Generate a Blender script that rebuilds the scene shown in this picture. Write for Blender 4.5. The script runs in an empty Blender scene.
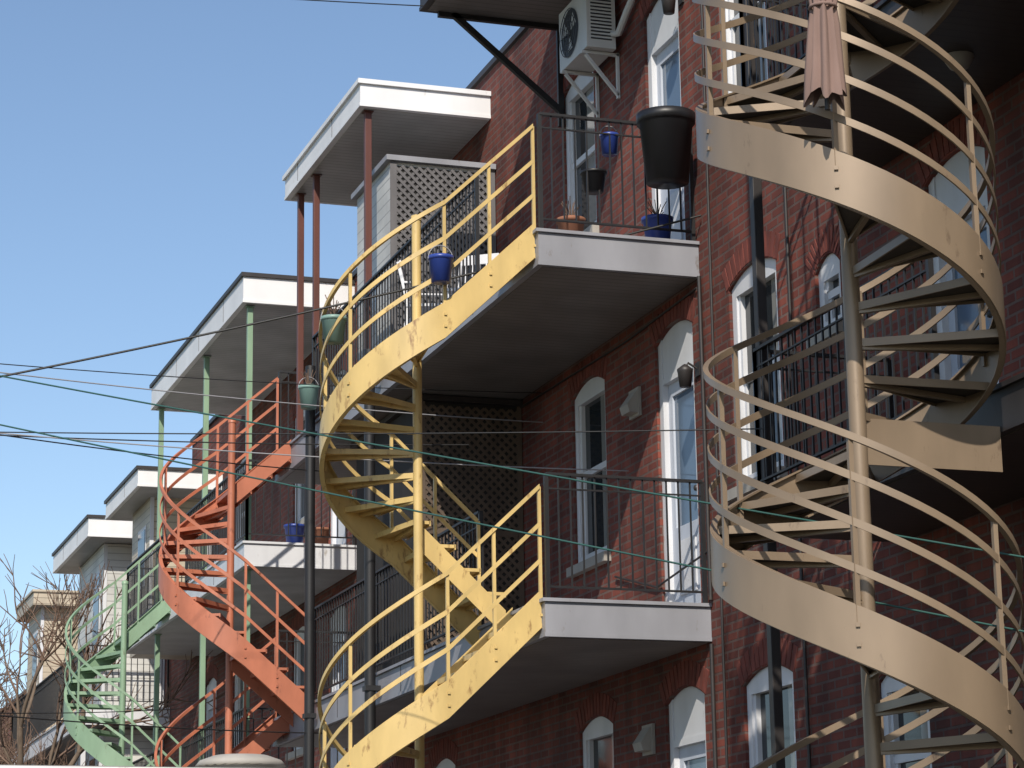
import bpy, math, random
from mathutils import Vector, Matrix
random.seed(7)
SC=bpy.context.scene
COL=SC.collection
# ------------------------------------------------------------------ materials
def nt(name):
    m=bpy.data.materials.new(name); m.use_nodes=True
    t=m.node_tree; return m,t,t.nodes["Principled BSDF"]
def N(t,typ,**k):
    n=t.nodes.new(typ)
    for a,b in k.items(): setattr(n,a,b)
    return n
def paint(name,col,rough=.5,var=.18,rust=0.0,scale=6.0,metal=0.0,bump=.1,dirt=(.10,.06,.035)):
    m,t,p=nt(name)
    geo=N(t,'ShaderNodeNewGeometry')
    n1=N(t,'ShaderNodeTexNoise'); n1.inputs['Scale'].default_value=scale; n1.inputs['Detail'].default_value=6
    mp=N(t,'ShaderNodeMapping'); mp.inputs['Scale'].default_value=(1,1,.35)
    t.links.new(geo.outputs['Position'],mp.inputs['Vector']); t.links.new(mp.outputs[0],n1.inputs['Vector'])
    cr=N(t,'ShaderNodeValToRGB'); e=cr.color_ramp.elements
    e[0].position=.3; e[1].position=.7
    e[0].color=tuple(c*(1-var) for c in col)+(1,); e[1].color=tuple(min(1,c*(1+var*.6)) for c in col)+(1,)
    t.links.new(n1.outputs['Fac'],cr.inputs['Fac'])
    out=cr.outputs['Color']
    if rust>0:
        n2=N(t,'ShaderNodeTexNoise'); n2.inputs['Scale'].default_value=scale*2.3; n2.inputs['Detail'].default_value=9; n2.inputs['Roughness'].default_value=.7
        t.links.new(mp.outputs[0],n2.inputs['Vector'])
        r2=N(t,'ShaderNodeValToRGB'); r2.color_ramp.elements[0].position=.66-rust*.18; r2.color_ramp.elements[1].position=.74-rust*.12
        t.links.new(n2.outputs['Fac'],r2.inputs['Fac'])
        mx=N(t,'ShaderNodeMixRGB'); mx.inputs['Color2'].default_value=dirt+(1,)
        t.links.new(r2.outputs['Color'],mx.inputs['Fac']); t.links.new(out,mx.inputs['Color1']); out=mx.outputs['Color']
    t.links.new(out,p.inputs['Base Color'])
    p.inputs['Roughness'].default_value=rough; p.inputs['Metallic'].default_value=metal
    b=N(t,'ShaderNodeBump'); b.inputs['Strength'].default_value=bump; b.inputs['Distance'].default_value=.01
    t.links.new(n1.outputs['Fac'],b.inputs['Height']); t.links.new(b.outputs[0],p.inputs['Normal'])
    return m
def brick(name,c1,c2,mortar):
    m,t,p=nt(name)
    geo=N(t,'ShaderNodeNewGeometry'); sp=N(t,'ShaderNodeSeparateXYZ'); t.links.new(geo.outputs['Position'],sp.inputs[0])
    ad=N(t,'ShaderNodeMath',operation='ADD'); t.links.new(sp.outputs['X'],ad.inputs[0]); t.links.new(sp.outputs['Y'],ad.inputs[1])
    cb=N(t,'ShaderNodeCombineXYZ'); t.links.new(ad.outputs[0],cb.inputs[0]); t.links.new(sp.outputs['Z'],cb.inputs[1])
    bt=N(t,'ShaderNodeTexBrick'); bt.inputs['Scale'].default_value=1; bt.inputs['Brick Width'].default_value=.215; bt.inputs['Row Height'].default_value=.075
    bt.inputs['Mortar Size'].default_value=.011; bt.inputs['Mortar Smooth'].default_value=.2; bt.inputs['Bias'].default_value=-.1
    bt.inputs['Color1'].default_value=c1+(1,); bt.inputs['Color2'].default_value=c2+(1,); bt.inputs['Mortar'].default_value=mortar+(1,)
    t.links.new(cb.outputs[0],bt.inputs['Vector'])
    n=N(t,'ShaderNodeTexNoise'); n.inputs['Scale'].default_value=.9; n.inputs['Detail'].default_value=7; n.inputs['Roughness'].default_value=.65
    t.links.new(geo.outputs['Position'],n.inputs['Vector'])
    cr=N(t,'ShaderNodeValToRGB'); cr.color_ramp.elements[0].position=.3; cr.color_ramp.elements[1].position=.72
    cr.color_ramp.elements[0].color=(.45,.43,.45,1); cr.color_ramp.elements[1].color=(1.25,1.2,1.15,1)
    t.links.new(n.outputs['Fac'],cr.inputs['Fac'])
    # vertical water streaks
    mp=N(t,'ShaderNodeMapping'); mp.inputs['Scale'].default_value=(2.2,2.2,.12); t.links.new(geo.outputs['Position'],mp.inputs['Vector'])
    n3=N(t,'ShaderNodeTexNoise'); n3.inputs['Scale'].default_value=1.6; n3.inputs['Detail'].default_value=5; t.links.new(mp.outputs[0],n3.inputs['Vector'])
    c3=N(t,'ShaderNodeValToRGB'); c3.color_ramp.elements[0].position=.35; c3.color_ramp.elements[1].position=.55
    c3.color_ramp.elements[0].color=(.68,.66,.66,1); c3.color_ramp.elements[1].color=(1,1,1,1); t.links.new(n3.outputs['Fac'],c3.inputs['Fac'])
    mx=N(t,'ShaderNodeMixRGB',blend_type='MULTIPLY'); mx.inputs['Fac'].default_value=1
    t.links.new(bt.outputs['Color'],mx.inputs['Color1']); t.links.new(cr.outputs['Color'],mx.inputs['Color2'])
    m2=N(t,'ShaderNodeMixRGB',blend_type='MULTIPLY'); m2.inputs['Fac'].default_value=1
    t.links.new(mx.outputs[0],m2.inputs['Color1']); t.links.new(c3.outputs[0],m2.inputs['Color2'])
    t.links.new(m2.outputs[0],p.inputs['Base Color']); p.inputs['Roughness'].default_value=.88
    iv=N(t,'ShaderNodeMath',operation='SUBTRACT'); iv.inputs[0].default_value=1; t.links.new(bt.outputs['Fac'],iv.inputs[1])
    b=N(t,'ShaderNodeBump'); b.inputs['Strength'].default_value=.9; b.inputs['Distance'].default_value=.01
    t.links.new(iv.outputs[0],b.inputs['Height']); t.links.new(b.outputs[0],p.inputs['Normal'])
    return m
def ribbed(name,col,axis='Y',pitch=.1,rough=.5,dark=.55):
    m,t,p=nt(name)
    geo=N(t,'ShaderNodeNewGeometry'); sp=N(t,'ShaderNodeSeparateXYZ'); t.links.new(geo.outputs['Position'],sp.inputs[0])
    md=N(t,'ShaderNodeMath',operation='MODULO'); md.inputs[1].default_value=pitch; t.links.new(sp.outputs[axis],md.inputs[0])
    gt=N(t,'ShaderNodeMath',operation='GREATER_THAN'); gt.inputs[1].default_value=pitch*.12; t.links.new(md.outputs[0],gt.inputs[0])
    n=N(t,'ShaderNodeTexNoise'); n.inputs['Scale'].default_value=1.7; n.inputs['Detail'].default_value=6; t.links.new(geo.outputs['Position'],n.inputs['Vector'])
    cr=N(t,'ShaderNodeValToRGB'); cr.color_ramp.elements[0].position=.3; cr.color_ramp.elements[1].position=.7
    cr.color_ramp.elements[0].color=tuple(c*.72 for c in col)+(1,); cr.color_ramp.elements[1].color=tuple(min(1,c*1.1) for c in col)+(1,)
    t.links.new(n.outputs['Fac'],cr.inputs['Fac'])
    mx=N(t,'ShaderNodeMixRGB'); mx.inputs['Color1'].default_value=tuple(c*dark for c in col)+(1,)
    t.links.new(gt.outputs[0],mx.inputs['Fac']); t.links.new(cr.outputs[0],mx.inputs['Color2'])
    t.links.new(mx.outputs[0],p.inputs['Base Color']); p.inputs['Roughness'].default_value=rough
    b=N(t,'ShaderNodeBump'); b.inputs['Strength'].default_value=.6; b.inputs['Distance'].default_value=.008
    t.links.new(gt.outputs[0],b.inputs['Height']); t.links.new(b.outputs[0],p.inputs['Normal'])
    return m
def glass(name,col=(.02,.025,.03)):
    m,t,p=nt(name); p.inputs['Base Color'].default_value=col+(1,); p.inputs['Roughness'].default_value=.06
    p.inputs['IOR'].default_value=1.55
    geo=N(t,'ShaderNodeNewGeometry'); n=N(t,'ShaderNodeTexNoise'); n.inputs['Scale'].default_value=1.3; t.links.new(geo.outputs['Position'],n.inputs['Vector'])
    b=N(t,'ShaderNodeBump'); b.inputs['Strength'].default_value=.08; b.inputs['Distance'].default_value=.02
    t.links.new(n.outputs['Fac'],b.inputs['Height']); t.links.new(b.outputs[0],p.inputs['Normal'])
    return m
M_BRICK=brick("red_brick",(.235,.060,.040),(.125,.031,.024),(.16,.105,.092))
M_BRICK2=brick("brown_brick",(.26,.10,.06),(.18,.07,.045),(.2,.15,.12))
M_WHITE=paint("white_paint",(.62,.63,.66),.45,.12,.14,3,dirt=(.32,.29,.26))
M_ROOFW=paint("white_roof_metal",(.74,.74,.75),.45,.1,.14,2,dirt=(.45,.42,.38))
M_FASC=paint("shaded_white_fascia",(.27,.275,.305),.5,.18,.24,2.5,dirt=(.15,.13,.12))  # white fascia, greyed so the base colour carries its shade
M_SOFF=ribbed("soffit_panel",(.19,.175,.165))
M_SOFFW=ribbed("white_soffit_panel",(.42,.42,.42))
M_SOFFD=ribbed("brown_soffit_panel",(.045,.036,.03))
M_SIDING=ribbed("white_siding",(.6,.6,.58),'Z',.12)
M_SIDB=ribbed("beige_siding",(.50,.43,.33),'Z',.12)
M_BLACK=paint("black_iron_paint",(.014,.014,.016),.5,.3,.15,8,dirt=(.05,.03,.02))
M_DARK=paint("dark_bronze_paint",(.03,.026,.026),.5,.2,.1)
M_BROWNP=paint("red_brown_post_paint",(.11,.035,.025),.5,.2,.2)
M_YEL=paint("yellow_paint",(.60,.435,.175),.45,.18,.5,5,dirt=(.25,.14,.055))
M_ORA=paint("orange_paint",(.44,.15,.085),.48,.2,.4,5,dirt=(.17,.06,.04))
M_GRN=paint("green_paint",(.22,.33,.22),.45,.15,.3,5,dirt=(.12,.12,.07))
M_TAN=paint("tan_bronze_paint",(.245,.182,.125),.38,.18,.2,3,.2,dirt=(.10,.065,.045))
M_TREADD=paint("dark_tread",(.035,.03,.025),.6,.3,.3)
M_GLASS=glass("window_glass"); M_GLASSB=glass("curtained_glass",(.11,.155,.22))
M_CURTG=glass("curtain_behind_glass",(.22,.22,.21))
M_CURT=paint("white_door_panel",(.48,.52,.60),.55,.08)
M_STONE=paint("stone_sill",(.34,.32,.29),.8,.15)
M_CONC=paint("concrete",(.13,.125,.115),.9,.2,.1,2)
M_LATG=paint("grey_lattice_wood",(.12,.115,.12),.7,.25)
M_LATB=paint("brown_lattice_wood",(.10,.07,.05),.75,.3)
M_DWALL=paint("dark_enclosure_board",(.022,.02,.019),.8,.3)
M_BLUE=paint("blue_plastic",(.03,.06,.28),.35,.1,0)
M_TEAL=paint("green_plastic",(.20,.32,.29),.45,.12,0)
M_BPLA=paint("black_plastic",(.010,.010,.012),.45,.15,0)
M_TERRA=paint("terracotta",(.28,.12,.07),.8,.15,0)
M_SOIL=paint("soil",(.04,.03,.02),.95,.3,0,30)
M_CLOTH=paint("umbrella_cloth",(.21,.14,.12),.95,.15,0,8)
M_AC=paint("ac_white_metal",(.52,.52,.51),.4,.06,.05)
M_GRILL=paint("fan_grille_dark",(.03,.03,.035),.5,.2)
M_WIREB=paint("black_cable",(.02,.02,.02),.5,.1,0)
M_WIREG=paint("green_clothesline",(.03,.09,.078),.45,.1,0)
M_WIREW=paint("grey_cable",(.28,.28,.30),.5,.1,0)
M_WOOD=paint("weathered_wood",(.17,.12,.085),.85,.3,.2,5)
M_BARK=paint("bark",(.15,.11,.08),.9,.3,0,12)
M_TWIG=paint("twigs",(.17,.11,.08),.9,.3,0,12)
M_ASPH=paint("asphalt",(.055,.055,.056),.92,.3,.1,3,dirt=(.09,.085,.08))
M_ROOFG=paint("roof_gravel",(.20,.195,.19),.95,.3,.1,10)
M_GRASS=paint("dry_grass",(.10,.10,.05),.95,.4,.3,3)
M_SOLD=paint("arch_brick",(.165,.042,.031),.88,.45,0,14)
# ------------------------------------------------------------------ mesh builder
class B:
    def __init__(s): s.v=[];s.f=[];s.mi=[];s.mats=[];s.sm=[]
    def m(s,mat):
        if mat not in s.mats: s.mats.append(mat)
        return s.mats.index(mat)
    def face(s,pts,mat,smooth=False):
        i=len(s.v); s.v+= [tuple(p) for p in pts]; s.f.append(tuple(range(i,i+len(pts)))); s.mi.append(s.m(mat)); s.sm.append(smooth)
    def add(s,vs,fs,mat,smooth=False):
        i=len(s.v); s.v+=[tuple(p) for p in vs]
        k=s.m(mat)
        for q in fs: s.f.append(tuple(a+i for a in q)); s.mi.append(k); s.sm.append(smooth)
    def box(s,x0,x1,y0,y1,z0,z1,mat):
        vs=[(x0,y0,z0),(x1,y0,z0),(x1,y1,z0),(x0,y1,z0),(x0,y0,z1),(x1,y0,z1),(x1,y1,z1),(x0,y1,z1)]
        s.add(vs,[(0,3,2,1),(4,5,6,7),(0,1,5,4),(1,2,6,5),(2,3,7,6),(3,0,4,7)],mat)
    def bar(s,p0,p1,w,h,mat):
        p0=Vector(p0);p1=Vector(p1); d=(p1-p0).normalized()
        up=Vector((0,0,1)) if abs(d.z)<.95 else Vector((1,0,0))
        a=d.cross(up).normalized()*w/2; b=a.cross(d).normalized()*h/2
        vs=[p+q for p in (p0,p1) for q in (-a-b,a-b,a+b,-a+b)]
        s.add(vs,[(0,1,2,3),(7,6,5,4),(0,4,5,1),(1,5,6,2),(2,6,7,3),(3,7,4,0)],mat)
    def tube(s,pts,r,mat,n=8,r1=None):
        pts=[Vector(p) for p in pts]; L=len(pts)
        vs=[];fs=[]; prev=None
        for i,p in enumerate(pts):
            d=(pts[min(i+1,L-1)]-pts[max(i-1,0)]).normalized()
            if prev is None:
                a=d.cross(Vector((0,0,1)) if abs(d.z)<.95 else Vector((1,0,0))).normalized()
            else: a=(prev-d*prev.dot(d)).normalized()
            prev=a; b=d.cross(a)
            rr=r if r1 is None else r+(r1-r)*i/(L-1)
            for k in range(n):
                t=2*math.pi*k/n; vs.append(p+a*math.cos(t)*rr+b*math.sin(t)*rr)
        for i in range(L-1):
            for k in range(n):
                fs.append((i*n+k,i*n+(k+1)%n,(i+1)*n+(k+1)%n,(i+1)*n+k))
        s.add(vs,fs,mat,True)
        s.add(vs[:n],[tuple(range(n))[::-1]],mat); s.add(vs[-n:],[tuple(range(n))],mat)
    def sweep(s,pts,nrm,t,h0,h1,mat):
        C=((-t/2,h0),(t/2,h0),(t/2,h1),(-t/2,h1)); L=len(pts)
        ring=[[Vector(p)+Vector(n)*a+Vector((0,0,b)) for (a,b) in C] for p,n in zip(pts,nrm)]
        for k in range(4):
            k2=(k+1)%4; vs=[];fs=[]
            for r in ring: vs+= [r[k],r[k2]]
            for i in range(L-1): fs.append((2*i,2*i+1,2*i+3,2*i+2))
            s.add(vs,fs,mat,True)
        s.add(ring[0],[(3,2,1,0)],mat); s.add(ring[-1],[(0,1,2,3)],mat)
    def lathe(s,c,prof,mat,n=20,smooth=True):
        vs=[];fs=[]
        for r,z in prof:
            for k in range(n):
                t=2*math.pi*k/n; vs.append((c[0]+r*math.cos(t),c[1]+r*math.sin(t),c[2]+z))
        for i in range(len(prof)-1):
            for k in range(n): fs.append((i*n+k,i*n+(k+1)%n,(i+1)*n+(k+1)%n,(i+1)*n+k))
        s.add(vs,fs,mat,smooth)
    def obj(s,name,parent=None,bevel=0):
        me=bpy.data.meshes.new(name); me.from_pydata(s.v,[],s.f)
        for m in s.mats: me.materials.append(m)
        me.polygons.foreach_set('material_index',s.mi); me.polygons.foreach_set('use_smooth',s.sm)
        me.update()
        o=bpy.data.objects.new(name,me); COL.objects.link(o)
        if parent: o.parent=parent
        if bevel:
            md=o.modifiers.new("bevel",'BEVEL'); md.width=bevel; md.segments=2; md.limit_method='ANGLE'
        return o
def empty(name):
    o=bpy.data.objects.new(name,None); COL.objects.link(o); return o
W=8.1; XF=6.65
# ------------------------------------------------------------------ facade with openings
def facade(b,y0,y1,z0,z1,ops,mat):
    RISE=.11
    ys=sorted(set([y0,y1]+[o[0] for o in ops]+[o[1] for o in ops])); zs=sorted(set([z0,z1]+[o[2] for o in ops]+[o[3] for o in ops]))
    for a in range(len(ys)-1):
        for c in range(len(zs)-1):
            ym=(ys[a]+ys[a+1])/2; zm=(zs[c]+zs[c+1])/2
            if any(o[0]<ym<o[1] and o[2]<zm<o[3] for o in ops): continue
            b.face([(W,ys[a+1],zs[c]),(W,ys[a],zs[c]),(W,ys[a],zs[c+1]),(W,ys[a+1],zs[c+1])],mat)
    for (a,c,d,e,kind) in ops:
        D=.16
        b.face([(W,a,d),(W+D,a,d),(W+D,a,e),(W,a,e)],mat); b.face([(W+D,c,d),(W,c,d),(W,c,e),(W+D,c,e)],mat)
        b.face([(W,a,d),(W,c,d),(W+D,c,d),(W+D,a,d)],M_STONE)
        n=10; hw=(c-a)/2; yc=(a+c)/2
        P=[]
        for i in range(n+1):
            u=-1+2*i/n; P.append((yc+u*hw, e-RISE*u*u))
        for i in range(n):
            (ya,za),(yb,zb)=P[i],P[i+1]
            b.face([(W,ya,za),(W,ya,e),(W,yb,e),(W,yb,zb)],mat)
            b.face([(W,ya,za),(W,yb,zb),(W+D,yb,zb),(W+D,ya,za)],mat)
        k=13
        for i in range(k):
            u=-1.08+2.16*(i+.5)/k; yy=yc+u*hw; zz=e-RISE*u*u+.012
            sl=-2*RISE*u/hw; dn=Vector((0,-sl,1)).normalized(); tn=Vector((0,1,sl)).normalized()
            w=hw*2.16/k*.43; hgt=.2
            p=Vector((W-.006,yy,zz))
            q=[p-tn*w,p+tn*w,p+tn*w*1.12+dn*hgt,p-tn*w*1.12+dn*hgt]
            q2=[v+Vector((.02,0,0)) for v in q]
            b.add(q+q2,[(0,3,2,1),(0,1,5,4),(1,2,6,5),(2,3,7,6),(3,0,4,7)],M_SOLD)
        if kind!='d': b.box(W-.07,W+.1,a-.06,c+.06,d-.09,d-.002,M_STONE)
def window(par,o):
    a,c,d,e,kind=o
    b=B(); f=.085
    x0,x1=W+.03,W+.13
    b.box(x0,x1,a+.002,a+f,d+.003,e,M_WHITE); b.box(x0,x1,c-f,c-.002,d+.003,e,M_WHITE)
    if kind=='d':
        ht=e-.42
        b.box(x0+.01,x1,a+f,c-f,ht,e,M_WHITE)
        b.box(x0+.002,x1-.02,a+f,c-f,ht-.06,ht-.002,M_WHITE)
        xa,xb=x0+.05,x1
        b.box(xa,xb,a+f,a+f+.09,d+.02,ht-.06,M_CURT); b.box(xa,xb,c-f-.09,c-f,d+.02,ht-.06,M_CURT)
        b.box(xa,xb,a+f+.09,c-f-.09,ht-.18,ht-.06,M_CURT); b.box(xa,xb,a+f+.09,c-f-.09,d+.02,d+.75,M_CURT)
        b.box(xa+.02,xb-.01,a+f+.09,c-f-.09,d+.75,ht-.18,M_GLASSB)
        b.box(xa-.015,xa-.001,a+f+.16,c-f-.16,d+.15,d+.62,M_WHITE)
        b.lathe((xa-.03,a+f+.05,d+1.0),[(.0,-.03),(.025,-.02),(.03,0),(.025,.02),(0,.03)],M_DARK,10)
        b.obj("door",par)
    else:
        b.box(x0,x1,a+f,c-f,e-f-.1,e,M_WHITE); b.box(x0,x1,a+f,c-f,d+.003,d+f,M_WHITE)
        zm=(d+e)/2
        b.box(x0+.03,x1-.005,a+f,c-f,zm-.03,zm+.03,M_WHITE)
        for (za,zb,xo) in ((d+f,zm-.03,.04),(zm+.03,e-f-.1,.02)):
            b.box(x0+xo,x1-.01,a+f,a+f+.04,za,zb,M_WHITE); b.box(x0+xo,x1-.01,c-f-.04,c-f,za,zb,M_WHITE)
        ga,gc=a+f+.04,c-f-.04; gm=ga+(gc-ga)*random.choice((.25,.35,.5)); gt=e-f-.1
        b.box(x0+.06,x1-.02,gm,gc,d+f,gt,M_GLASS)
        b.box(x0+.06,x1-.02,ga,gm-.001,d+f,gt,M_CURTG)
        b.obj("window",par)
def house(name,y0,y1,zt,ops,mat=M_BRICK):
    p=empty(name); b=B()
    facade(b,y0,y1,0,zt,ops,mat)
    X2=19
    b.face([(W,y0,0),(X2,y0,0),(X2,y0,zt),(W,y0,zt)],mat); b.face([(X2,y1,0),(W,y1,0),(W,y1,zt),(X2,y1,zt)],mat)
    b.face([(X2,y0,0),(X2,y1,0),(X2,y1,zt),(X2,y0,zt)],mat)
    b.obj("walls",p)
    b=B(); b.box(W+.01,X2-.01,y0+.01,y1-.01,zt-.3,zt-.25,M_ROOFG)
    b.box(W-.04,W+.25,y0+.003,y1-.003,zt+.003,zt+.07,M_DARK)
    ym=y0*.35+y1*.65
    b.box(W+1.2,W+1.8,ym,ym+.9,zt-.25,zt+1.1,mat); b.box(W+1.15,W+1.85,ym-.05,ym+.95,zt+1.102,zt+1.2,M_STONE)
    b.obj("roof",p)
    b=B()
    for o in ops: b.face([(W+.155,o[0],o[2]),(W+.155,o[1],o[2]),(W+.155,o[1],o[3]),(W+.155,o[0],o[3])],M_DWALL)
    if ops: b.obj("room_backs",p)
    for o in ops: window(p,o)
    return p
def col(ya,yb,floor,kind):
    out=[]
    for fz in (1.54,4.64,7.75):
        z=fz+floor
        if kind=='d': out.append((ya,yb,z+.03,z+2.5,'d'))
        else: out.append((ya,yb,z+.82,z+2.5,'w'))
    return out
ops0=[(14.0,14.85,4.88,7.1,'d'),(14.0,14.85,7.65,10.1,'d'),(15.2,15.95,2.45,3.75,'w'),(16.22,16.65,6.36,6.95,'w'),(11.6,12.5,5.5,7.2,'w'),(11.6,12.5,2.3,4.0,'w')]
ops1=[(17.34,18.28,2.3,4.0,'w'),(17.34,18.28,5.48,7.27,'w'),(17.34,18.28,8.6,10.35,'w'),
 (19.07,19.93,1.57,4.03,'d'),(19.07,19.93,4.68,7.2,'d'),(19.15,19.97,7.79,10.3,'d'),
 (21.2,22.08,2.3,4.0,'w'),(21.2,22.1,5.46,7.2,'w'),(21.3,22.18,8.62,10.32,'w')]+col(26.0,26.9,0,'w')+col(27.6,28.5,0,'d')
house("brick_house",0,16.95,11.35,ops0)
house("brick_house",16.95,29.3,11.33,ops1)
house("brick_house",29.3,40.7,10.55,col(30.6,31.5,-.73,'d')+col(32.6,33.5,-.73,'w')+col(36.4,37.3,-.73,'w')+col(38.5,39.4,-.73,'d'))
house("brick_house",40.7,52.5,9.7,col(43,43.9,-1.5,'w')+col(47,47.9,-1.5,'w'))
house("brick_house",52.5,66,8.6,[],M_BRICK2)
# ------------------------------------------------------------------ balconies
def railing(b,p0,p1,z,h=1.03,sp=.105,mat=M_BLACK):
    p0=Vector((p0[0],p0[1],z)); p1=Vector((p1[0],p1[1],z)); L=(p1-p0).length
    Z=Vector((0,0,1))
    b.bar(p0+Z*h,p1+Z*h,.045,.022,mat); b.bar(p0+Z*.1,p1+Z*.1,.03,.015,mat); b.bar(p0+Z*(h-.12),p1+Z*(h-.12),.02,.012,mat)
    n=max(1,int(L/sp))
    for i in range(n+1):
        q=p0.lerp(p1,i/n); big=(i==0 or i==n)
        b.bar(q+Z*(0 if big else .1),q+Z*h,.035 if big else .013,.035 if big else .013,mat)
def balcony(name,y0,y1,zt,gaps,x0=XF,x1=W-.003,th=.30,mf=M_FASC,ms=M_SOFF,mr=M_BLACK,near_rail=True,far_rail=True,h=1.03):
    b=B()
    b.box(x0,x1,y0,y1,zt-th,zt-.03,mf)
    b.box(x0-.025,x1,y0-.025,y1+.025,zt-.028,zt,mf)
    b.box(x0-.006,x1,y0-.006,y1+.006,zt-th-.012,zt-th+.02,mf)
    b.box(x0+.05,x1-.01,y0+.05,y1-.05,zt-th-.018,zt-th-.013,ms)
    yy=y0+1.8
    while yy<y1-.5:
        b.box(x0-.003,x0-.0005,yy,yy+.012,zt-th+.02,zt-.03,M_DARK); yy+=2.4
    xr=x0+.04
    if near_rail: railing(b,(xr,y0+.04),(x1-.03,y0+.04),zt,h,mat=mr)
    if far_rail: railing(b,(xr,y1-.04),(x1-.03,y1-.04),zt,h,mat=mr)
    cur=y0+.04
    for g0,g1 in gaps+[(y1-.04,None)]:
        if g0-cur>.15: railing(b,(xr,cur),(xr,g0),zt,h,mat=mr)
        cur=g1
    return b.obj(name)
for z in (7.75,4.64,1.54):
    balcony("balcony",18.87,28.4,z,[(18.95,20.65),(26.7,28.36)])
for z in (7.02,3.92,.9):
    balcony("balcony",30.05,38.6,z,[(33.9,35.5)],mf=M_WHITE,ms=M_SOFFW)
ZB0=(7.6,4.85,1.75)
for z in ZB0:
    balcony("balcony",7.5,15.5,z,[(11.1,12.9)],th=.26,mf=M_DARK,ms=M_SOFFD,x0=7.0)
balcony("balcony",42.3,51.9,6.3,[],mf=M_WHITE); balcony("balcony",42.3,51.9,3.2,[],mf=M_WHITE)
def post(name,x,y,z0,z1,w,mat):
    b=B(); b.box(x-w/2,x+w/2,y-w/2,y+w/2,z0,z1,mat)
    b.box(x-w*.8,x+w*.8,y-w*.8,y+w*.8,z0,z0+.012,mat); b.box(x-w*.8,x+w*.8,y-w*.8,y+w*.8,z1-.012,z1-.001,mat)
    return b.obj(name,bevel=.004)
def tall_post(x,y,zt,levels,r=.055):
    b=B(); b.tube([(x,y,0),(x,y,zt)],r,M_BLACK,14)
    for z in levels:
        b.box(x-r-.008,XF-.027,y-r-.008,y+r+.008,z-.2,z-.15,M_BLACK)
    b.lathe((x,y,0),[(.16,0),(.16,.02),(r,.03)],M_BLACK,14); b.obj("support_post")
tall_post(6.56,26.33,8.35,(7.75,4.64,1.54)); tall_post(6.53,23.75,7.9,(7.75,4.64,1.54))
for y in (24.6,26.85,27.6): post("roof_post",6.75,y,7.755,10.77,.07,M_BROWNP)
for y in (30.3,33.0,36.3):
    post("roof_post",6.75,y,7.025,10.1,.07,M_GRN); post("support_post",6.75,y,3.93,6.7,.07,M_GRN)
post("support_post",7.07,15.42,4.855,7.32,.07,M_DARK); post("support_post",7.07,15.42,1.755,4.57,.07,M_DARK)
post("roof_post",7.07,15.42,7.605,10.87,.07,M_DARK)
post("support_post",7.07,15.42,0,1.47,.07,M_DARK)
post("support_post",7.07,11.05,1.755,4.57,.07,M_DARK); post("support_post",7.07,11.05,4.855,7.32,.07,M_DARK)
for yy in (43,49): post("support_post",6.75,yy,0,2.88,.08,M_WHITE); post("support_post",6.75,yy,3.21,5.98,.08,M_WHITE)
for yy in (30.3,38): post("support_post",6.75,yy,0,.58,.08,M_DARK)
for yy in (19,28): post("support_post",6.75,yy,0,1.22,.1,M_BLACK)
def canopy(name,x0,x1,y0,y1,z0,z1,mf,ms,cap=M_DARK):
    b=B(); b.box(x0,x1,y0,y1,z0,z1,mf)
    b.box(x0-.03,x1,y0-.03,y1+.03,z1-.04,z1+.012,cap)
    b.box(x0-.008,x1,y0-.008,y1+.008,z0-.012,z0+.025,mf)
    b.box(x0+.06,x1-.01,y0+.06,y1-.06,z0-.018,z0-.0125,ms)
    yy=y0+1.2
    while yy<y1-.4:
        b.box(x0-.003,x0-.0005,yy,yy+.012,z0+.03,z1-.04,M_LATG); yy+=1.6
    return b.obj(name)
canopy("canopy_roof",XF-.02,W-.004,24.46,27.9,10.79,11.07,M_ROOFW,M_SOFFW,M_ROOFW)
canopy("canopy_roof",XF-.02,W-.004,30.16,36.5,10.13,10.5,M_ROOFW,M_SOFFW,M_DARK)
canopy("canopy_roof",XF-.02,W-.004,42.25,46.3,9.2,9.55,M_ROOFW,M_SOFFW,M_DARK)
canopy("canopy_roof",XF+.1,W-.004,38.2,41.2,9.3,9.6,M_ROOFW,M_SOFFW,M_DARK)
canopy("canopy_roof",XF-.02,W-.004,18.6,22.2,10.99,11.25,M_DARK,M_SOFF,M_DARK)
canopy("canopy_roof",6.9,W-.004,7.5,15.5,10.9,11.15,M_DARK,M_SOFFD,M_DARK)
b=B(); b.bar((6.95,22.15,10.97),(8.08,22.15,10.05),.05,.06,M_BLACK); b.bar((6.8,22.15,10.95),(8.08,22.15,10.95),.05,.06,M_BLACK); b.bar((8.07,22.15,9.9),(8.07,22.15,10.97),.04,.06,M_BLACK)
b.obj("canopy_bracket")
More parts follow.
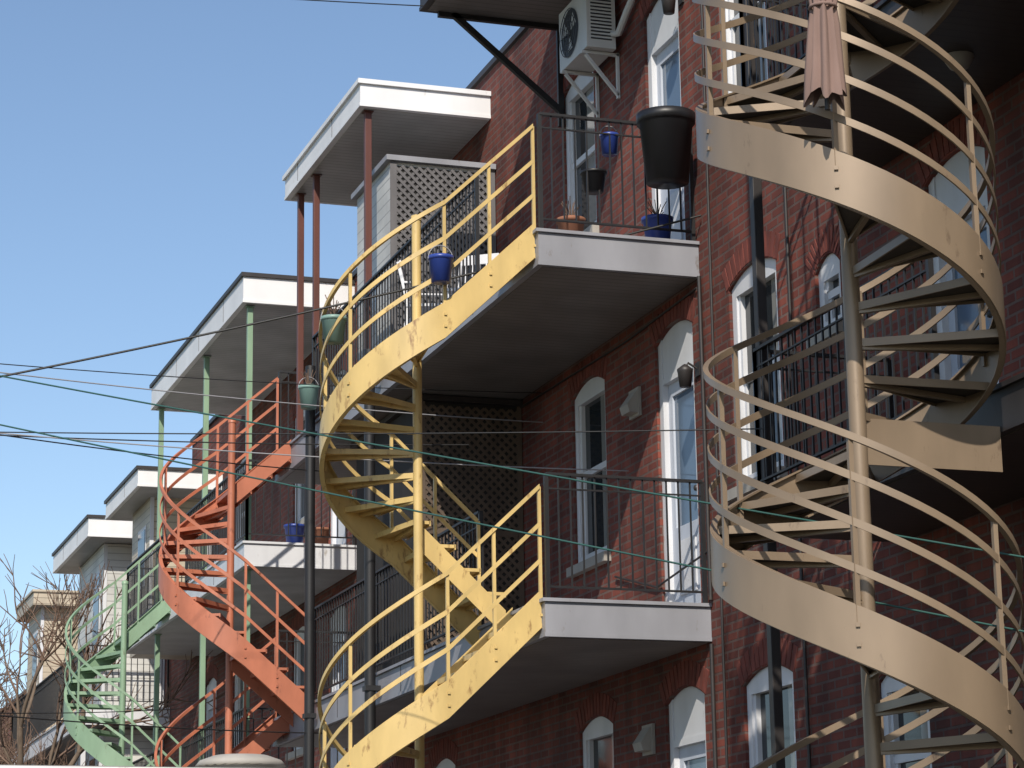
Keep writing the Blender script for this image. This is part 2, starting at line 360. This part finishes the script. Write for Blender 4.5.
# ------------------------------------------------------------------ staircases
def stair_parts(b,P,zf,S,nt_,z_of_tread,inner_of,mat,mtread,rails,posts,sh):
    pts=[];nr=[]
    for s in S:
        p,n=P(s); p=p.copy(); p.z=zf(s); pts.append(p); nr.append(n)
    b.sweep(pts,nr,.012,-sh+.07,.07,mat)
    inn_=[p-n*.018 for p,n in zip(pts,nr)]
    b.sweep(inn_,nr,.03,.062,.074,mat); b.sweep(inn_,nr,.03,-sh+.066,-sh+.078,mat)
    for k,h in enumerate(rails):
        if k==0: b.sweep(pts,nr,.03,h-.02,h+.02,mat)
        else: b.sweep(pts,nr,.01,h-.022,h+.022,mat)
    for s in posts:
        p,n=P(s); p=p+n*-.01; z=zf(s); b.bar(p+Vector((0,0,z-.05)),p+Vector((0,0,z+rails[0])),.026,.026,mat)
        # bolt heads where the post meets the stringer
        for dz in (-.03,-.13):
            q=p+n*.018+Vector((0,0,z+dz)); b.bar(q,q+n*.01,.022,.022,mat)
    for i in range(nt_):
        z=z_of_tread(i); ss=[i-.06,i+.34,i+.67,i+1.0] if i>0 else [0,.34,.67,1]
        outer=[P(s)[0] for s in ss]; inner=[inner_of(i,s) for s in ss]
        poly=outer+inner[::-1]; th=.028
        top=[Vector((p.x,p.y,z)) for p in poly]; bot=[Vector((p.x,p.y,z-th)) for p in poly]
        n=len(poly); vs=top+bot
        fs=[tuple(range(n)),tuple(range(2*n-1,n-1,-1))]+[(k,k+n,(k+1)%n+n,(k+1)%n) for k in range(n)]
        b.add(vs,fs,mtread)
        for s,(o,inn) in ((0,(outer[0],inner[0])),(1,(outer[-1],inner[-1]))):
            o=Vector((o.x,o.y,z-.02)); inn=Vector((inn.x,inn.y,z-.02)); b.bar(o,inn,.012,.045,mat)
        o=(outer[1]+outer[2])/2; inn=(inner[1]+inner[2])/2
        b.bar((o.x,o.y,z-.045),(inn.x,inn.y,z-.045),.03,.03,mat)
def pole(b,px,py,z0,z1,pr,mat):
    b.tube([(px,py,z0),(px,py,z1)],pr,mat,16)
    b.lathe((px,py,z1),[(pr*1.15,-.03),(pr*1.15,0.01),(0.001,.03)],mat,14)
    b.lathe((px,py,z0),[(.15,0),(.15,.015),(pr,.02)],mat,14)
def staircase(name,px,py,R,xe,floors,hand,mat,mtread,rails,pr,zpole,sh=.3,A=4):
    b=B(); C=15-A
    def P(s,r=None):
        r=R if r is None else r
        if s<=A: return Vector((xe-(s/A)*(xe-px),py-hand*r,0)),Vector((0,-hand,0))
        if s>=C: return Vector((px+((s-C)/A)*(xe-px),py+hand*r,0)),Vector((0,hand,0))
        a=math.radians(-90-180*(s-A)/(C-A)); n=Vector((math.cos(a),hand*math.sin(a),0)); return Vector((px,py,0))+n*r,n
    for zt,zb in floors:
        H=zt-zb; zf=lambda s:zt-H*s/15
        S=[A*i/4 for i in range(5)]+[A+(C-A)*i/48 for i in range(1,49)]+[C+A*i/4 for i in range(1,5)]
        def inner_of(i,s):
            if s<A: return P(s,.09)[0]
            if s>C: return P(s,.09)[0]
            return P(s,pr*.8)[0]
        stair_parts(b,P,zf,S,15,lambda i:zt-H*(i+1)/16,inner_of,mat,mtread,rails,(0,A*.5,A,A+(C-A)*.33,A+(C-A)*.67,C,C+A*.5,15),sh)
        for (s0,s1,sg) in ((0,A,-hand),(C,15,hand)):
            a,_=P(s0); c,_=P(s1)
            q=[Vector((a.x,py+sg*.09,zf(s0))),Vector((c.x,py+sg*.09,zf(s1)))]
            b.sweep(q,[Vector((0,sg,0))]*2,.012,-sh*.75+.04,.04,mat)
    pole(b,px,py,zpole[0],zpole[1],pr,mat)
    return b.obj(name)
def helix(name,px,py,R,ztop,rise,n,per,mat,mtread,rails,pr,zpole,sh):
    b=B()
    def P(s,r=None):
        r=R if r is None else r
        a=2*math.pi*s/per; nn=Vector((math.cos(a),math.sin(a),0)); return Vector((px,py,0))+nn*r,nn
    zf=lambda s:ztop-rise*s
    S=[i/5 for i in range(n*5+1)]
    stair_parts(b,P,zf,S,n,lambda i:ztop-rise*(i+.75),lambda i,s:P(s,pr*.8)[0],mat,mtread,rails,[i*2 for i in range(n//2+1)],sh)
    zl=4.85
    b.box(px+pr,6.99,py+.05,py+.062,zl-.5,zl-.24,mat); b.box(px+pr,6.99,py+.062,py+.11,zl-.25,zl-.24,mat)
    pole(b,px,py,zpole[0],zpole[1],pr,mat)
    return b.obj(name)
staircase("spiral_staircase",5.855,19.77,.82,XF-.005,[(7.75,4.64),(4.64,1.54)],1,M_YEL,M_YEL,(.93,.62,.32),.04,(0,8.05),A=3.6)
staircase("spiral_staircase",5.93,27.5,.8,XF-.005,[(7.75,4.64),(4.64,1.54)],-1,M_ORA,M_ORA,(.93,.62,.32),.042,(0,7.95),A=3)
staircase("spiral_staircase",5.98,34.7,.8,XF-.005,[(7.02,3.92),(3.92,.9)],-1,M_GRN,M_GRN,(.93,.62,.32),.042,(0,7.2),A=3)
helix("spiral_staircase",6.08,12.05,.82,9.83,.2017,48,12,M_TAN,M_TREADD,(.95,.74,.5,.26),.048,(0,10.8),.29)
# ------------------------------------------------------------------ enclosures w/ lattice
def lattice(b,x0,x1,y,z0,z1,mat,sp=.065,w=.03):
    H=z1-z0; Wd=x1-x0
    for sg,yo in ((1,0),(-1,-.008)):
        c=-H
        while c<Wd:
            t0=max(0,-c); t1=min(H,Wd-c)
            if t1-t0>.03:
                xa,xb=x0+c+t0,x0+c+t1; za,zb=z0+t0,z0+t1
                if sg<0: xa,xb=x0+x1-xa,x0+x1-xb
                b.bar((xa,y+yo,za),(xb,y+yo,zb),.006,w,mat)
            c+=sp*1.414
def shed(name,x0,x1,y0,y1,z0,z1,mfront,mlat,mtrim,top):
    b=B(); b.box(x0,x1,y0,y1,z0,z1-.06,mfront)
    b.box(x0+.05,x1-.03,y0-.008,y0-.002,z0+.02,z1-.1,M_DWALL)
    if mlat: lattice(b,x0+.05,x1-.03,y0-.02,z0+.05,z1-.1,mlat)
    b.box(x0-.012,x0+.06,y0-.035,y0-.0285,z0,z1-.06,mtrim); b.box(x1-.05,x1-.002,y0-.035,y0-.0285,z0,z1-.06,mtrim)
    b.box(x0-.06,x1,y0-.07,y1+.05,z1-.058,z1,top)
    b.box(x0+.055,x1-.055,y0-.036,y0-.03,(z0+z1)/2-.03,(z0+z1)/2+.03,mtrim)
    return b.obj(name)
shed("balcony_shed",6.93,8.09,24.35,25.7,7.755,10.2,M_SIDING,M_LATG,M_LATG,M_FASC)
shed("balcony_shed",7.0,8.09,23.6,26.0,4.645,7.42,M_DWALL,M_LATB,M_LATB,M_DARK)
def white_shed(name,x0,x1,y0,y1,z0,z1,m):
    b=B(); b.box(x0,x1,y0,y1,z0,z1,m)
    for xx in (x0,x1-.06): b.box(xx-.004,xx+.06,y0-.012,y0-.002,z0,z1,M_WHITE)
    b.box(x0-.012,x0-.002,y0+.3,y0+1.0,z0+1.0,z1-.4,M_WHITE); b.box(x0-.02,x0-.0125,y0+.36,y0+.94,z0+1.06,z1-.46,M_GLASS)
    return b.obj(name)
white_shed("added_sun_blocker",7.0,8.09,42.8,45.5,6.305,9.17,M_SIDING)
white_shed("added_sun_blocker",7.0,8.09,42.8,45.5,3.205,5.97,M_SIDING)
white_shed("added_sun_blocker",6.95,8.09,50.0,51.8,6.305,9.1,M_SIDB)
canopy("canopy_roof",XF+.1,W-.004,49.7,52.2,9.12,9.4,M_SIDB,M_SOFFW,M_SIDB)
white_shed("added_sun_blocker",7.1,8.09,39.0,40.6,6.9,9.28,M_SIDB)
for za,zb in ((7.61,10.87),(4.86,7.32),(1.76,4.57)):  # out-of-view boxes added to block sun and shade the wall beyond
    b=B(); b.box(7.05,8.09,8.2,11.15,za,zb,M_DWALL); b.box(7.03,7.048,8.25,10.95,za+.1,zb-.1,M_SIDB); b.obj("added_sun_blocker")
# ------------------------------------------------------------------ pots, buckets
def pot(name,x,y,z,rt,rb,h,mat,handle=False,soil=True,rim=True,plant=False):
    b=B()
    pr=[(0.001,0),(rb,0),(rb+(rt-rb)*.85,h*.85)]
    if rim: pr+=[(rt*1.0,h*.86),(rt*1.06,h*.87),(rt*1.08,h)]
    else: pr+=[(rt*1.03,h)]
    pr+=[(rt*.97,h),(rt*.93,h*.88)]
    b.lathe((x,y,z),pr,mat,22)
    b.lathe((x,y,z),[(rt*.93,h*.86),(.001,h*.88)],M_SOIL if soil else mat,22)
    if handle:
        pts=[(x+rt*1.07*math.cos(a),y,z+h*.9+rt*1.2*math.sin(a)) for a in [math.pi*i/12 for i in range(13)]]
        b.tube(pts,.005,M_WIREW,5)
    if plant:
        for i in range(14):
            a=random.uniform(0,6.28); t=random.uniform(.2,.9); l=random.uniform(.1,.25)
            p=Vector((x,y,z+h*.86)); q=p+Vector((math.cos(a)*rt*t,math.sin(a)*rt*t,l))
            b.tube([p,(p+q)/2+Vector((0,0,.02)),q],.004,M_TWIG,4)
    return b.obj(name)
pot("hanging_planter",7.72,18.60,8.16,.235,.18,.6,M_BPLA)
pot("plant_pot",7.82,19.1,7.756,.13,.1,.25,M_BLUE,plant=True)
pot("plant_pot",7.35,18.98,8.5,.08,.065,.18,M_BLUE,True)
pot("plant_pot",7.2,18.98,8.15,.11,.08,.18,M_BPLA)
pot("plant_pot",7.95,19.1,8.75,.1,.09,.12,M_AC)
pot("bucket",5.8,18.88,7.22,.10,.08,.22,M_BLUE,True)
pot("plant_pot",5.12,19.75,6.88,.105,.08,.22,M_TEAL,True,plant=True)
pot("plant_pot",6.47,26.05,7.8,.11,.085,.25,M_TEAL,True,plant=True)
pot("plant_pot",7.35,30.3,7.03,.13,.1,.26,M_BLUE); pot("plant_pot",7.7,30.35,7.03,.12,.09,.24,M_TERRA)
pot("plant_pot",7.1,19.3,7.756,.12,.09,.24,M_TERRA,plant=True)
# ------------------------------------------------------------------ air conditioner
b=B()
ax0,ax1,ay0,ay1,az0,az1=7.74,8.03,20.5,21.25,10.1,10.7
b.box(ax0,ax1,ay0,ay1,az0,az1,M_AC)
cy,cz=ay0+.45,(az0+az1)/2
for rr in (.06,.12,.18,.235):
    b.tube([(ax0-.018,cy+rr*math.cos(t),cz+rr*math.sin(t)) for t in [2*math.pi*i/28 for i in range(29)]],.005,M_GRILL,5)
vs=[(ax0-.003,cy+.235*math.cos(2*math.pi*i/28),cz+.235*math.sin(2*math.pi*i/28)) for i in range(28)]
b.add(vs,[tuple(range(28))],M_GRILL)
for i in range(12):
    a=math.pi*2*i/12; b.bar((ax0-.014,cy,cz),(ax0-.014,cy+.235*math.cos(a),cz+.235*math.sin(a)),.006,.006,M_GRILL)
for i in range(3):
    a=math.pi*2*i/3
    b.add([(ax0-.006,cy,cz),(ax0-.008,cy+.2*math.cos(a),cz+.2*math.sin(a)),(ax0-.005,cy+.19*math.cos(a+.8),cz+.19*math.sin(a+.8))],[(0,1,2)],M_AC)
for i in range(12): b.box(ax0+.04,ax1-.04,ay0-.006,ay0-.001,az0+.08+i*.035,az0+.095+i*.035,M_GRILL)
for y in (ay0+.1,ay1-.1):
    b.bar((ax0-.02,y,az0-.02),(W-.004,y,az0-.02),.03,.03,M_AC); b.bar((W-.02,y,az0-.45),(W-.02,y,az0),.03,.03,M_AC); b.bar((ax0+.02,y,az0-.04),(W-.02,y,az0-.42),.03,.03,M_AC)
hp=[(8.0,20.52,10.25),(8.02,20.4,10.22),(8.03,20.2,10.36),(8.04,19.95,10.5),(8.05,19.6,10.55)]
b.tube(hp,.035,M_AC,8)
b.obj("air_conditioner",bevel=.004)
# ------------------------------------------------------------------ folded umbrella hung on the tan stair rail
b=B(); ux,uy=5.56,11.19
n=48; prof=[(.015,7.4),(.035,7.25),(.06,6.95),(.068,6.68),(.058,6.6),(.07,6.5),(.085,6.25),(.095,6.1)]
vs=[];fs=[]
for r,z in prof:
    for k in range(n):
        t=2*math.pi*k/n; rr=r*(1+.22*math.cos(8*t)+.1*math.sin(3*t+z*5)); vs.append((ux+rr*math.cos(t+z*.3),uy+rr*math.sin(t+z*.3),z-(.025*math.cos(8*t)+.03*math.sin(3*t) if z<6.2 else 0)))
for i in range(len(prof)-1):
    for k in range(n): fs.append((i*n+k,i*n+(k+1)%n,(i+1)*n+(k+1)%n,(i+1)*n+k))
b.add(vs,fs,M_CLOTH,True)
b.tube([(ux,uy,6.03),(ux,uy,7.5)],.014,M_DARK,8); b.tube([(ux+.07*math.cos(i*.5236),uy+.07*math.sin(i*.5236),6.6) for i in range(13)],.01,M_CLOTH,6)
b.tube([(ux,uy,6.62),(ux+.14,uy+.16,6.6)],.01,M_WIREW,5)
b.obj("folded_umbrella")
# ------------------------------------------------------------------ wall fittings
def lamp(x,y,z):
    b=B(); b.box(x-.02,x-.002,y-.05,y+.05,z-.06,z+.06,M_DARK); b.tube([(x-.01,y,z),(x-.1,y,z+.05),(x-.13,y,z)],.01,M_DARK,6)
    b.lathe((x-.13,y,z-.16),[(.001,0),(.05,0),(.065,.13),(.07,.15),(.02,.19),(.001,.2)],M_DARK,12); b.obj("wall_lamp")
lamp(W,18.95,6.65); lamp(W,19.05,10.05)
def vent(y,z):
    b=B(); b.box(W-.03,W-.003,y-.12,y+.12,z-.13,z+.13,M_STONE)
    b.add([(W-.03,y-.1,z+.11),(W-.03,y+.1,z+.11),(W-.13,y+.1,z-.03),(W-.13,y-.1,z-.03),(W-.03,y-.1,z-.1),(W-.03,y+.1,z-.1),(W-.11,y+.1,z-.1),(W-.11,y-.1,z-.1)],
      [(0,3,2,1),(3,7,6,2),(0,4,7,3),(1,2,6,5),(4,5,6,7)],M_STONE); b.obj("wall_vent")
vent(20.4,6.68); vent(20.3,3.66); vent(16.0,7.9)
b=B()
b.tube([(W-.03,18.82,.3),(W-.03,18.82,4.3)],.018,M_DARK,6); b.tube([(W-.03,18.8,4.66),(W-.03,18.82,7.43)],.018,M_DARK,6)
b.tube([(W-.03,18.6,.3),(W-.03,18.55,11.2)],.012,M_DARK,6); b.tube([(W-.03,17.05,.2),(W-.03,17.05,11.2)],.014,M_DARK,8)
b.box(W-.1,W-.01,18.5,18.75,2.4,2.8,M_LATG)
b.tube([(W-.02,18.6,5.1),(W-.02,20.0,4.95),(W-.02,21.0,5.2)],.01,M_DARK,5); b.tube([(W-.02,18.9,7.35),(W-.02,20.6,7.3),(W-.02,23.9,7.36)],.01,M_DARK,5)
b.tube([(W-.02,17.05,9.2),(W-.02,16.5,8.7),(W-.02,15.6,8.55),(W-.02,15.5,7.9)],.01,M_DARK,5)
b.obj("electrical_conduit")
b=B(); b.lathe((7.55,13.3,7.24),[(.001,0),(.06,0),(.09,.05),(.1,.08)],M_STONE,16); b.obj("ceiling_lamp")
# ------------------------------------------------------------------ plastic chair
def chair(x,y,z,ang):
    b=B()
    b.box(-.22,.22,-.22,.22,.41,.44,M_WHITE)
    for sx in (-.2,.2):
        b.bar((sx,-.2,0),(sx*.95,-.18,.42),.035,.035,M_WHITE); b.bar((sx*1.05,.25,0),(sx*.95,.2,.42),.035,.035,M_WHITE)
        b.bar((sx,.2,.42),(sx,.3,.88),.035,.03,M_WHITE); b.bar((sx*1.1,-.18,.64),(sx*1.1,.24,.66),.045,.02,M_WHITE); b.bar((sx*1.1,-.18,.42),(sx*1.1,-.18,.64),.03,.03,M_WHITE)
    b.box(-.2,.2,.27,.29,.8,.9,M_WHITE)
    for i in range(5): b.bar((-.14+.07*i,.21,.44),(-.14+.07*i,.285,.82),.035,.012,M_WHITE)
    o=b.obj("plastic_chair",bevel=.004); o.location=(x,y,z); o.rotation_euler=(0,0,ang)
chair(6.98,23.1,7.752,1.2); chair(7.2,22.4,7.752,-.6)
# ------------------------------------------------------------------ cables
def cable(name,p0,p1,sag,mat,r=.007,n=24):
    b=B(); p0=Vector(p0);p1=Vector(p1)
    b.tube([p0.lerp(p1,i/n)-Vector((0,0,sag*4*(i/n)*(1-i/n))) for i in range(n+1)],r,mat,5); return b.obj(name)
PX,PY=-.6,20.6
cable("overhead_cable",(PX,PY,5.85),(8.08,18.75,7.95),.12,M_WIREB,.010)
cable("clothesline",(PX,PY,7.05),(7.03,11.0,3.6),.04,M_WIREG,.006)
cable("clothesline",(PX,PY,6.73),(7.03,11.0,3.2),.04,M_WIREG,.006)
cable("clothesline",(PX,PY,6.05),(7.03,15.35,5.3),.06,M_WIREB,.005)
cable("overhead_cable",(PX,PY,6.9),(8.08,22.9,7.05),.1,M_WIREW,.006)
cable("overhead_cable",(PX,PY,6.3),(8.08,20.6,6.1),.1,M_WIREW,.006)
cable("overhead_cable",(PX,PY,6.15),(6.7,21.0,6.35),.08,M_WIREB,.006)
cable("overhead_cable",(PX,PY,6.5),(6.74,26.5,7.2),.1,M_WIREB,.007)
cable("overhead_cable",(PX,PY,10.1),(6.7,22.1,11.0),.05,M_WIREB,.006)
cable("overhead_cable",(PX,PY,10.55),(6.7,20.2,11.0),.05,M_WIREB,.005)
cable("overhead_cable",(PX,PY,6.85),(8.08,22.9,7.35),.1,M_WIREB,.005)
cable("overhead_cable",(PX,PY,4.1),(6.75,26.5,4.3),.1,M_WIREB,.007)
cable("overhead_cable",(PX,PY,3.7),(6.75,24.2,3.5),.1,M_WIREB,.007)
cable("overhead_cable",(PX,PY,2.9),(6.7,30.1,2.9),.1,M_WIREW,.006)
cable("overhead_cable",(PX,PY,4.6),(6.75,36.3,3.4),.1,M_WIREB,.007)
cable("overhead_cable",(PX,PY,3.9),(6.75,34.3,5.4),.1,M_WIREB,.006)
cable("overhead_cable",(PX,PY,3.2),(6.6,20.9,3.0),.08,M_WIREB,.005)
b=B(); b.tube([(PX,PY,0),(PX,PY,11.4)],.15,M_WOOD,14,.11); b.bar((PX-.8,PY,10.7),(PX+.8,PY,10.7),.1,.12,M_WOOD)
for k in (-.6,-.2,.2,.6): b.lathe((PX+k,PY,10.76),[(.02,0),(.045,.03),(.03,.08),(.04,.12),(.001,.14)],M_AC,10)
b.obj("utility_pole")
# ------------------------------------------------------------------ garage in the foreground
g=empty("garage"); b=B(); b.box(-7,2.98,12,17.5,0,2.42,M_BRICK2); b.obj("walls",g)
b=B(); b.box(-7.1,3.04,11.93,17.6,2.422,2.64,M_ROOFW); b.box(-7.05,2.98,12,17.5,2.642,2.65,M_ROOFG); b.obj("roof",g)
b=B(); b.box(-5.2,-2.4,11.965,11.995,.02,2.1,M_SIDING); b.obj("door",g)
b=B(); b.lathe((2.78,12.6,2.651),[(.2,0),(.2,.05),(.235,.055),(.21,.085),(.14,.11),(.001,.12)],M_CURTS if False else M_STONE,24); b.obj("roof_vent")
# ------------------------------------------------------------------ ground
b=B(); b.face([(-400,-300,0),(500,-300,0),(500,900,0),(-400,900,0)],M_GRASS); b.obj("ground")
b=B(); b.face([(-1.5,-60,.004),(4.6,-60,.004),(4.6,200,.004),(-1.5,200,.004)],M_ASPH); b.obj("alley_road")
b=B(); b.face([(4.7,-5,.008),(8.1,-5,.008),(8.1,66,.008),(4.7,66,.008)],M_CONC); b.obj("yard_pavement")
# ------------------------------------------------------------------ far buildings and bare trees
p=empty("distant_house"); b=B(); b.box(2,7.5,72,84,0,8.8,M_BRICK2); b.box(1.8,7.7,71.8,84,8.8,9.1,M_WHITE); b.obj("walls",p)
b=B()
for i in range(3):
    for z in (2,5): b.box(2.6+i*1.7,3.6+i*1.7,71.93,71.99,z,z+1.6,M_WHITE); b.box(2.7+i*1.7,3.5+i*1.7,71.9,71.928,z+.1,z+1.5,M_GLASS)
b.obj("windows",p)
def tree(x,y,H,seed,spread=1.0,depth=6):
    rnd=random.Random(seed); b=B()
    def grow(p,d,L,r,k):
        q=p; dd=d; pts=[p]
        for i in range(3):
            dd=(dd+Vector((rnd.uniform(-.16,.16),rnd.uniform(-.16,.16),rnd.uniform(-.02,.12)))).normalized(); q=q+dd*L/3; pts.append(q)
        b.tube(pts,r,M_BARK if k>2 else M_TWIG,7 if k>3 else 3,r*.62)
        if k==0: return
        for j in range(3 if k>1 else 4):
            a=rnd.uniform(0,6.28); tilt=rnd.uniform(.3,.75)*spread
            s=dd.cross(Vector((math.cos(a),math.sin(a),.3))).normalized()
            nd=(dd*math.cos(tilt)+s*math.sin(tilt)); grow(pts[rnd.choice((2,3,3))],nd.normalized(),L*rnd.uniform(.6,.82),max(.007,r*.6),k-1)
    grow(Vector((x,y,0)),Vector((0,0,1)),H*.3,H*.018,depth)
    return b.obj("bare_tree")
for a in ((4.9,40,10,3),(5.9,58,12,5),(4.3,47,8.5,11),(5.6,50,8,21),(5.4,44,7,33),(6.2,63,10,44),(4.6,52,10,55),(5.9,47,6.5,66),(6.0,41,5.5,77),(5.2,42,6.5,88),(5.7,54,9,99)): tree(*a)
# ------------------------------------------------------------------ light
el=math.radians(39); az=math.radians(204)
sd=Vector((math.sin(az)*math.cos(el),math.cos(az)*math.cos(el),math.sin(el)))
w=bpy.data.worlds.new("World"); SC.world=w; w.use_nodes=True
t=w.node_tree; bg=t.nodes["Background"]; sk=t.nodes.new('ShaderNodeTexSky'); sk.sky_type='NISHITA'; sk.sun_disc=False
sk.sun_elevation=el; sk.sun_rotation=az; sk.air_density=1.0; sk.dust_density=.45; sk.ozone_density=2.0
t.links.new(sk.outputs[0],bg.inputs[0]); bg.inputs[1].default_value=.145
sl=bpy.data.lights.new("sun",'SUN'); sl.energy=5.0; sl.angle=math.radians(.5); sl.color=(1,.92,.80)
so=bpy.data.objects.new("sun",sl); COL.objects.link(so); so.rotation_euler=(-sd).to_track_quat('-Z','Y').to_euler()
# ------------------------------------------------------------------ camera
yaw=math.radians(18.73); pitch=math.radians(13.54); roll=math.radians(.9)
F=Vector((math.sin(yaw)*math.cos(pitch),math.cos(yaw)*math.cos(pitch),math.sin(pitch)))
R=Vector((math.cos(yaw),-math.sin(yaw),0)); U=R.cross(F)
c,s=math.cos(roll),math.sin(roll); R2=R*c-U*s; U2=U*c+R*s
cd=bpy.data.cameras.new("camera"); co=bpy.data.objects.new("camera",cd); COL.objects.link(co)
co.matrix_world=Matrix(((R2.x,U2.x,-F.x,0),(R2.y,U2.y,-F.y,0),(R2.z,U2.z,-F.z,1.6),(0,0,0,1)))
cd.sensor_width=36; cd.lens=36*2500/1024; cd.clip_end=3000; cd.clip_start=.1
SC.camera=co
SC.view_settings.view_transform='Standard'; SC.view_settings.look='None'; SC.view_settings.exposure=0
